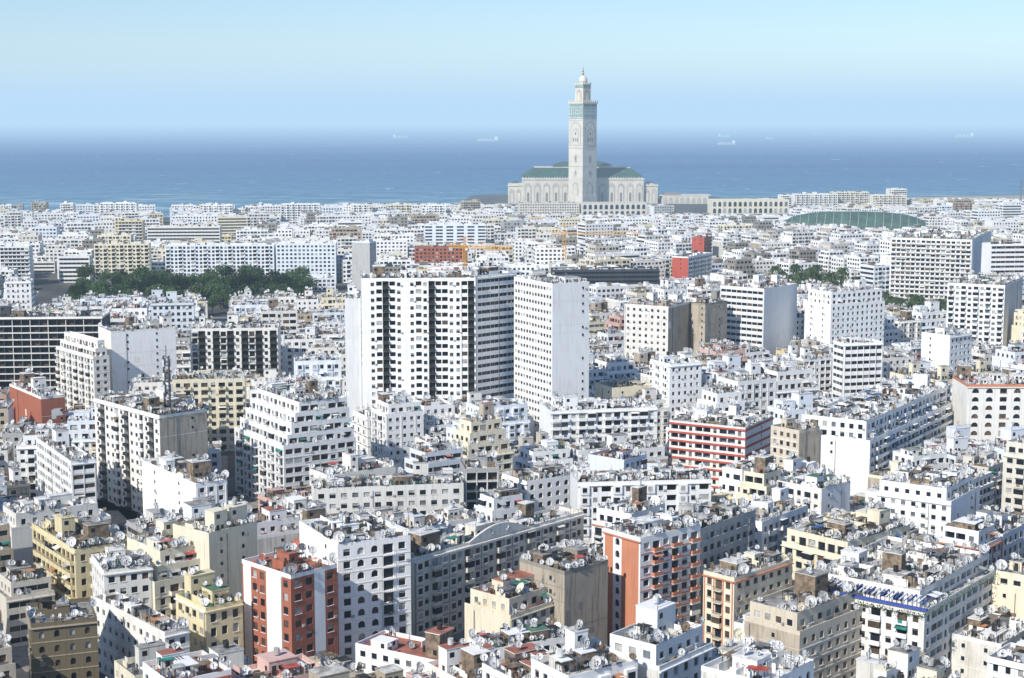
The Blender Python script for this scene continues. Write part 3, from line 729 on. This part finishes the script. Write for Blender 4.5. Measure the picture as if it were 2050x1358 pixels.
mb.cyl(0,0,179.5,183,6.2,6.2,20,0)
prev=6.8;pz=183
for k in range(1,8):
    a=pi/2*k/7.2; rr=6.8*cos(a); zz=183+9*sin(a); mb.cyl(0,0,pz,zz,prev,rr,20,0,cap=(k==7)); prev,pz=rr,zz
mb.cyl(0,0,191,205,.35,.15,8,4)
for zc,rr in((194,1.9),(198,1.4),(201.3,.9)):
    for k in range(6):
        a0=-pi/2+pi*k/6;a1=-pi/2+pi*(k+1)/6; mb.cyl(0,0,zc+rr*sin(a0),zc+rr*sin(a1),max(.05,rr*cos(a0)),max(.05,rr*cos(a1)),12,4,cap=False)
make('minaret',mb,mm,(-2,-24,0),math.radians(43),mosque)
mb=MB()
mb.box(120,-6,0,190,30,12,0); mb.box(116,-6.5,12,194,30.5,13,0)
for k in range(8): arch_panel(mb,(120,-6),(1,0),(0,-1),1.5+k*8.6,7.5+k*8.6,1,10,1,.3)
hip(mb,122,-4,150,28,13,17,6,10,5)
make('entrance_wing',mb,mm,(0,0,0),0,mosque)
# ---------------------------------------------------------------- vaulted hall (barrel axis runs along local x)
mb=MB(); LX=(HX1-HX0)*1.04; Wy=66; base=12; rise=17; N=16; M=17
def vp(i,k,dz=0.):
    x=LX*i/M; a=pi*k/N; u_=abs(2*i/M-1); rs=rise*math.sqrt(max(.0,1-.85*u_**3))
    return (x+9*(k/N-.5),Wy/2-Wy/2*cos(a),base+rs*sin(a)+dz)
for i in range(M):
    for k in range(N): mb.quad(vp(i,k),vp(i+1,k),vp(i+1,k+1),vp(i,k+1),0)
for i in range(M+1):
    for k in range(N): mb.beam(vp(i,k,.3),vp(i,k+1,.3),.8,1)
for i in (0,M): mb.poly([vp(i,k) for k in range(N+1)],2)
mb.box(0,.5,0,LX,Wy-.5,base,2)
for i in range(M): mb.box(LX*i/M+1,0,1,LX*(i+1)/M-1,.45,base-1,0)
make('vaulted_sports_hall',mb,['hall_roof_green','hall_rib','paint_offwhite'],(HX0,HY+18,0),math.radians(-6))
# ---------------------------------------------------------------- trees
def leafy(r,hh,cr):
    mb=MB(); mb.cyl(0,0,0,hh*.35,.32,.22,8,0,False)
    blobs=[]
    for k in range(7):
        a=k*2*pi/7+r.uniform(-.3,.3); l=cr*r.uniform(.45,.75); e=(l*cos(a),l*sin(a),hh*r.uniform(.5,.8))
        mb.beam((0,0,hh*.33),e,.16,0); blobs.append((e,cr*r.uniform(.32,.5)))
    blobs.append(((0,0,hh*.8),cr*.5)); blobs.append(((r.uniform(-1,1),0,hh*.6),cr*.5))
    for (e,br) in blobs:
        for _ in range(120):
            v=Vector((r.gauss(0,1),r.gauss(0,1),r.gauss(0,1)*.75)).normalized()*br*r.uniform(.6,1.1)
            c=Vector(e)+v; u=Vector((r.gauss(0,1),r.gauss(0,1),r.gauss(0,1))).normalized(); w2=u.orthogonal().normalized(); q=r.uniform(.25,.5)
            mb.quad(tuple(c-u*q),tuple(c-w2*q*.7),tuple(c+u*q),tuple(c+w2*q*.7),1)
    return mb
def palm(r,hh):
    mb=MB(); b=r.uniform(-.5,.5); px,pz=0,0
    for k in range(6):
        x=b*((k+1)/6)**2; z=hh*(k+1)/6; mb.beam((px,0,pz),(x,0,z),.42-.03*k,0); px,pz=x,z
    for k in range(34):
        a=2*pi*k/34*3.1+r.uniform(-.2,.2); up=r.uniform(-.3,1.2); L=r.uniform(2.4,3.4); pr=Vector((px,0,pz)); d=Vector((cos(a),sin(a),0)); sd=Vector((-sin(a),cos(a),0))
        for j in range(6):
            t=(j+1)/6; nx=Vector((px,0,pz))+d*L*t*cos(up*.5)+Vector((0,0,L*(up*t-1.05*t*t)))
            w0=.55*(1-abs(2*(j/6)-.7)*.6); w1=.55*(1-abs(2*t-.7)*.6)*(0.2 if j==5 else 1)
            for sg in(1,-1):
                mb.quad(tuple(pr),tuple(nx),tuple(nx+sd*sg*w1-Vector((0,0,.25))),tuple(pr+sd*sg*w0*.55-Vector((0,0,.2))),1)
            pr=nx
    return mb
rt=random.Random(3)
TR=[meshof('broadleaf_tree',leafy(rt,rt.uniform(9,13),rt.uniform(4,5.5)),['bark','foliage']) for _ in range(5)]
PA=[meshof('palm_tree',palm(rt,rt.uniform(8,12)),['bark','foliage_palm']) for _ in range(4)]
def plant(kind,x,y,s=1.,z=0):
    o=make('broadleaf_tree' if kind is TR else 'palm_tree',None,None,(x,y,z),rt.uniform(0,6.28),mesh=rt.choice(kind)); o.scale=(s,s,s*rt.uniform(.9,1.15)); return o
for _ in range(190):
    y=rt.uniform(1050,1250); x=rt.uniform((140-1025)/F*y,(615-1025)/F*y)
    if x>-190 and y<1120: continue
    plant(TR,x,y,rt.uniform(.8,1.6))
for _ in range(75): y=rt.uniform(945,1035); plant(PA,rt.uniform(.228,.27)*y,y,rt.uniform(1.2,1.6))
for _ in range(30): plant(PA,rt.uniform(185,246),rt.uniform(1125,1195),rt.uniform(1.5,2.0))
for _ in range(90):
    x,y,_t=rt.choice(street_pts)
    if in_view(x,y): plant(TR if rt.random()<.7 else PA,x,y,rt.uniform(.7,1.0))
plant(PA,(845-1025)/F*345,348,1.3); plant(PA,(320-1025)/F*440,430,1.5)
for (u,v,wd) in ((455,555,95),(200,570,80),(330,585,70)):
    Y=(H-6)/slope(v); x=(u-1025)/F*Y; mb=build(wd/F*Y,22,6,'none','win',0,rt,1,dens=0,huts=False)
    make('park_pavilion',mb,slots('white','paint_white','white','roof_screed',rt),(x,Y,0),.05)
# ---------------------------------------------------------------- cars
def car(paint):
    mb=MB(); prof=[(-2.1,.3),(2.1,.3),(2.15,.8),(1.1,.95),(.5,1.45),(-1.2,1.45),(-1.9,.95),(-2.15,.85)]
    for sg in(-.85,.85): mb.poly([(x,sg,z) for x,z in prof],0)
    for k in range(len(prof)):
        (a,za),(b,zb)=prof[k],prof[(k+1)%len(prof)]; mb.quad((a,-.85,za),(b,-.85,zb),(b,.85,zb),(a,.85,za),1 if k in(3,5) else 0)
    for sg in(-.86,.86): mb.poly([(.95,sg,.95),(.45,sg,1.38),(-1.1,sg,1.38),(-1.6,sg,.95)],1)
    for x in(-1.3,1.3):
        for sg in(-1,1):
            mb.poly([(x+.32*cos(a*pi/5),sg*.88,.32+.32*sin(a*pi/5)) for a in range(10)],2)
            for a in range(10): mb.quad((x+.32*cos(a*pi/5),sg*.88,.32+.32*sin(a*pi/5)),(x+.32*cos((a+1)*pi/5),sg*.88,.32+.32*sin((a+1)*pi/5)),(x+.32*cos((a+1)*pi/5),sg*.65,.32+.32*sin((a+1)*pi/5)),(x+.32*cos(a*pi/5),sg*.65,.32+.32*sin(a*pi/5)),2)
    return mb
CA=[meshof('parked_car',car(p),[p,'window_glass','tyre']) for p in('car_white','car_red','car_dark')]
rt.shuffle(street_pts)
for (x,y,t) in street_pts[:160]:
    if in_view(x,y): make('parked_car',None,None,(x,y,.005),t,mesh=rt.choice(CA))
# ---------------------------------------------------------------- cranes and masts
def lattice(mb,a,b,w,n,m):
    a=Vector(a);b=Vector(b);d=(b-a).normalized(); q=Vector((0,0,1)) if abs(d.z)<.9 else Vector((1,0,0))
    x=d.cross(q).normalized()*w/2; y=d.cross(x).normalized()*w/2; C4=[-x-y,x-y,x+y,-x+y]
    for k in range(4): mb.beam(tuple(a+C4[k]),tuple(b+C4[k]),w*.16,m)
    for i in range(n):
        p=a+(b-a)*i/n; q2=a+(b-a)*(i+1)/n
        for k in range(4): mb.beam(tuple(p+C4[k]),tuple(q2+C4[(k+1)%4]),w*.1,m)
def crane(X,Y,zt,jl,jr,rot):
    mb=MB(); lattice(mb,(0,0,0),(0,0,zt),1.9,18,0); lattice(mb,(-jl,0,zt-1),(jr,0,zt-1),1.8,30,0)
    lattice(mb,(0,0,zt),(0,0,zt+6),1.2,3,0); mb.beam((0,0,zt+6),(jr*.7,0,zt),.25,0); mb.beam((0,0,zt+6),(-jl*.9,0,zt),.25,0)
    mb.box(-jl,-1,zt-4,-jl+3,1,zt-1.8,1,bot=True); mb.box(1,-1,zt-3.4,2.8,1,zt-1.6,2,bot=True); mb.beam((jr*.6,0,zt-1),(jr*.6,0,zt-14),.15,1)
    make('tower_crane',mb,['crane_yellow','paint_grey','tank_white'],(X,Y,0),rot)
crane((1130-1025)/F*1230,1230,43,10,58,.05)
crane((930-1025)/F*1090,1090,44,12,36,-.5)
mb=MB(); lattice(mb,(0,0,33.5),(0,0,52.5),1.7,14,0); mb.beam((0,0,52.5),(0,0,56),.22,0)
for z in(40.5,44.5,49):
    for a in range(3):
        mb.box(1.5*cos(a*2.1)-.28,1.5*sin(a*2.1)-.28,z,1.5*cos(a*2.1)+.28,1.5*sin(a*2.1)+.28,z+2.4,1,bot=True); mb.beam((0,0,z+1.2),(1.5*cos(a*2.1),1.5*sin(a*2.1),z+1.2),.12,0)
make('telecom_mast',mb,['mast_steel','tank_white'],((322-1025)/F*520,522,0))
mb=MB(); lattice(mb,(0,0,0),(0,0,44),2,14,0); make('telecom_mast',mb,['metal_grey'],((2041-1025)/F*2250,2250,0))
# ---------------------------------------------------------------- ships
def ship(u,v,L,flip):
    Y=(H+3)/slope(v); X=bear(u,v)*Y; mb=MB(); s=L
    deck=[(-.5,-.07),(.36,-.075),(.5,0),(.36,.075),(-.5,.07)]
    low=[(-.48,-.06),(.34,-.06),(.46,0),(.34,.06),(-.48,.06)]
    hz=.06*s
    a=[(x*s,y*s,-3) for x,y in low];b=[(x*s,y*s,hz) for x,y in deck]
    for k in range(5):
        j=(k+1)%5; mb.quad(a[k],a[j],b[j],b[k],0)
    mb.poly(b,2)
    mb.box(-.46*s,-.05*s,hz,-.32*s,.05*s,hz+.11*s,1); mb.box(-.44*s,-.06*s,hz+.11*s,-.36*s,.06*s,hz+.14*s,1,bot=True); mb.cyl(-.43*s,0,hz+.14*s,hz+.18*s,.015*s,.013*s,8,2)
    for x in(-.15,.02,.19,.33):
        mb.box((x-.055)*s,-.045*s,hz,(x+.055)*s,.045*s,hz+.015*s,1); mb.beam((x*s,0,hz),(x*s,0,hz+.1*s),.009*s,1); mb.beam((x*s,0,hz+.1*s),((x+.07)*s,0,hz+.07*s),.006*s,1)
    make('cargo_ship',mb,['ship_hull','ship_white','ship_dark'],(X,Y,0),pi if flip else .1)
for q in((803,277,110,0),(976,283,125,1),(1451,275,95,0),(1454,290,90,1),(1541,279,50,0),(1632,270,40,0),(1930,275,135,1)): ship(*q)
# ---------------------------------------------------------------- land, sea
mb=MB(); mb.poly([(x,y,0) for x,y in COAST]+[(6000,-1500,0),(-6000,-1500,0)],0)
for (a,ya),(b,yb) in zip(COAST,COAST[1:]): mb.quad((a,ya,0),(b,yb,0),(b,yb,-6),(a,ya,-6),1)
m,nt,b=new_mat('city_ground'); g=nt.nodes.new('ShaderNodeNewGeometry').outputs['Position']
nt.links.new(mixc(nt,rng_map(nt,noise(nt,.02,g,4),.4,.6,0,1),(.05,.05,.05),(.11,.10,.085)),b.inputs['Base Color']); b.inputs['Roughness'].default_value=.95
make('ground',mb,['city_ground','sand'])
mb=MB(); mb.poly([(640,2560,.3),(1500,2640,.3),(1500,2760,.3),(900,2715,.3),(640,2636,.3)],0); make('beach',mb,['sand'])
m,nt,b=new_mat('sea_water')
gp=nt.nodes.new('ShaderNodeNewGeometry').outputs['Position']
sep=nt.nodes.new('ShaderNodeSeparateXYZ'); nt.links.new(gp,sep.inputs[0])
def mapped(sx,sy):
    mp=nt.nodes.new('ShaderNodeMapping'); mp.inputs['Scale'].default_value=(sx,sy,1); nt.links.new(gp,mp.inputs[0]); return mp.outputs[0]
big=rng_map(nt,noise(nt,1,mapped(.0007,.0022),4),.35,.65,0,1)
near=rng_map(nt,sep.outputs['Y'],2200,4200,1,0)
c=mixc(nt,big,(.024,.095,.25),(.045,.14,.31)); c=mixc(nt,near,c,(.10,.26,.34))
rip=rng_map(nt,noise(nt,1,mapped(.03,.012),5,.7),.4,.7,0,.6)
c=mixc(nt,rip,c,(.017,.06,.15))
cap1=rng_map(nt,noise(nt,1,mapped(.02,.009),6,.75),.63,.69,0,.9)
shore=nt.nodes.new('ShaderNodeMath'); shore.operation='MULTIPLY'
nt.links.new(rng_map(nt,sep.outputs['Y'],2100,3000,1,0),shore.inputs[0]); nt.links.new(rng_map(nt,noise(nt,1,mapped(.006,.03),5,.65),.52,.60,0,1),shore.inputs[1])
c=mixc(nt,cap1,c,(.75,.8,.82)); c=mixc(nt,shore.outputs[0],c,(.75,.8,.82))
nt.links.new(c,b.inputs['Base Color']); b.inputs['Roughness'].default_value=.55; b.inputs['Specular IOR Level'].default_value=.12; b.inputs['IOR'].default_value=1.33
bp=nt.nodes.new('ShaderNodeBump'); bp.inputs['Strength'].default_value=.5; bp.inputs['Distance'].default_value=2.; nt.links.new(noise(nt,1,mapped(.05,.04),4),bp.inputs['Height']); nt.links.new(bp.outputs[0],b.inputs['Normal'])
mb=MB(); mb.poly([(-70000,1000,-3),(70000,1000,-3),(70000,65000,-3),(-70000,65000,-3)],0); make('sea',mb,['sea_water'])
# ---------------------------------------------------------------- marine haze: air layers whose own emission stands in for scattered daylight
def haze(name,SG,HZ,y0,y1,z1):
    m=bpy.data.materials.new(name); m.use_nodes=True; nt=m.node_tree; nt.nodes.clear()
    out=nt.nodes.new('ShaderNodeOutputMaterial'); ab=nt.nodes.new('ShaderNodeVolumeAbsorption'); em=nt.nodes.new('ShaderNodeEmission'); ad=nt.nodes.new('ShaderNodeAddShader')
    ab.inputs['Color'].default_value=(0,0,0,1); ab.inputs['Density'].default_value=SG
    em.inputs['Color'].default_value=(*HZ,1); em.inputs['Strength'].default_value=SG
    nt.links.new(ab.outputs[0],ad.inputs[0]); nt.links.new(em.outputs[0],ad.inputs[1]); nt.links.new(ad.outputs[0],out.inputs['Volume'])
    MATS[name]=m
    mb=MB(); mb.box(-90000,y0,-20,90000,y1,z1,0,bot=True); make('haze_air',mb,[name])
haze('city_haze',6e-5,(.50,.73,.97),-3000,80000,460)
haze('coastal_haze',9e-5,(.52,.72,.94),1250,2950,140)
haze('offshore_haze',9e-5,(.50,.74,.99),5500,79000,400)
# ---------------------------------------------------------------- sky and sun
w=bpy.data.worlds.new('World'); bpy.context.scene.world=w; w.use_nodes=True; nt=w.node_tree
bg=nt.nodes['Background']; sk=nt.nodes.new('ShaderNodeTexSky'); sk.sky_type='NISHITA'; sk.sun_disc=False
sk.sun_elevation=SUN_EL; sk.sun_rotation=math.atan2(SUN_AZ.x,SUN_AZ.y)%(2*pi); sk.air_density=1.; sk.dust_density=.2; sk.ozone_density=3.
tint=nt.nodes.new('ShaderNodeMix'); tint.data_type='RGBA'; tint.blend_type='MULTIPLY'; tint.inputs[0].default_value=1.
nt.links.new(sk.outputs[0],tint.inputs[6]); tint.inputs[7].default_value=(.88,.97,1.12,1); nt.links.new(tint.outputs[2],bg.inputs[0]); bg.inputs[1].default_value=.12
sd=bpy.data.lights.new('sun','SUN'); sd.energy=5; sd.angle=math.radians(.5); sd.color=(1,.955,.87)
so=bpy.data.objects.new('sun',sd); bpy.context.scene.collection.objects.link(so)
dv=Vector((SUN_AZ.x*cos(SUN_EL),SUN_AZ.y*cos(SUN_EL),sin(SUN_EL))); so.rotation_euler=(-dv).to_track_quat('-Z','Y').to_euler()
cd=bpy.data.cameras.new('camera'); cam=bpy.data.objects.new('camera',cd); bpy.context.scene.collection.objects.link(cam)
cam.location=(0,0,H); cam.rotation_euler=(pi/2-P,0,0); cd.sensor_width=36; cd.lens=F/2050*36; cd.clip_end=200000; cd.clip_start=1
sc=bpy.context.scene; sc.camera=cam; sc.view_settings.view_transform='Standard'; sc.view_settings.look='None'; sc.view_settings.exposure=0
sc.cycles.volume_bounces=0
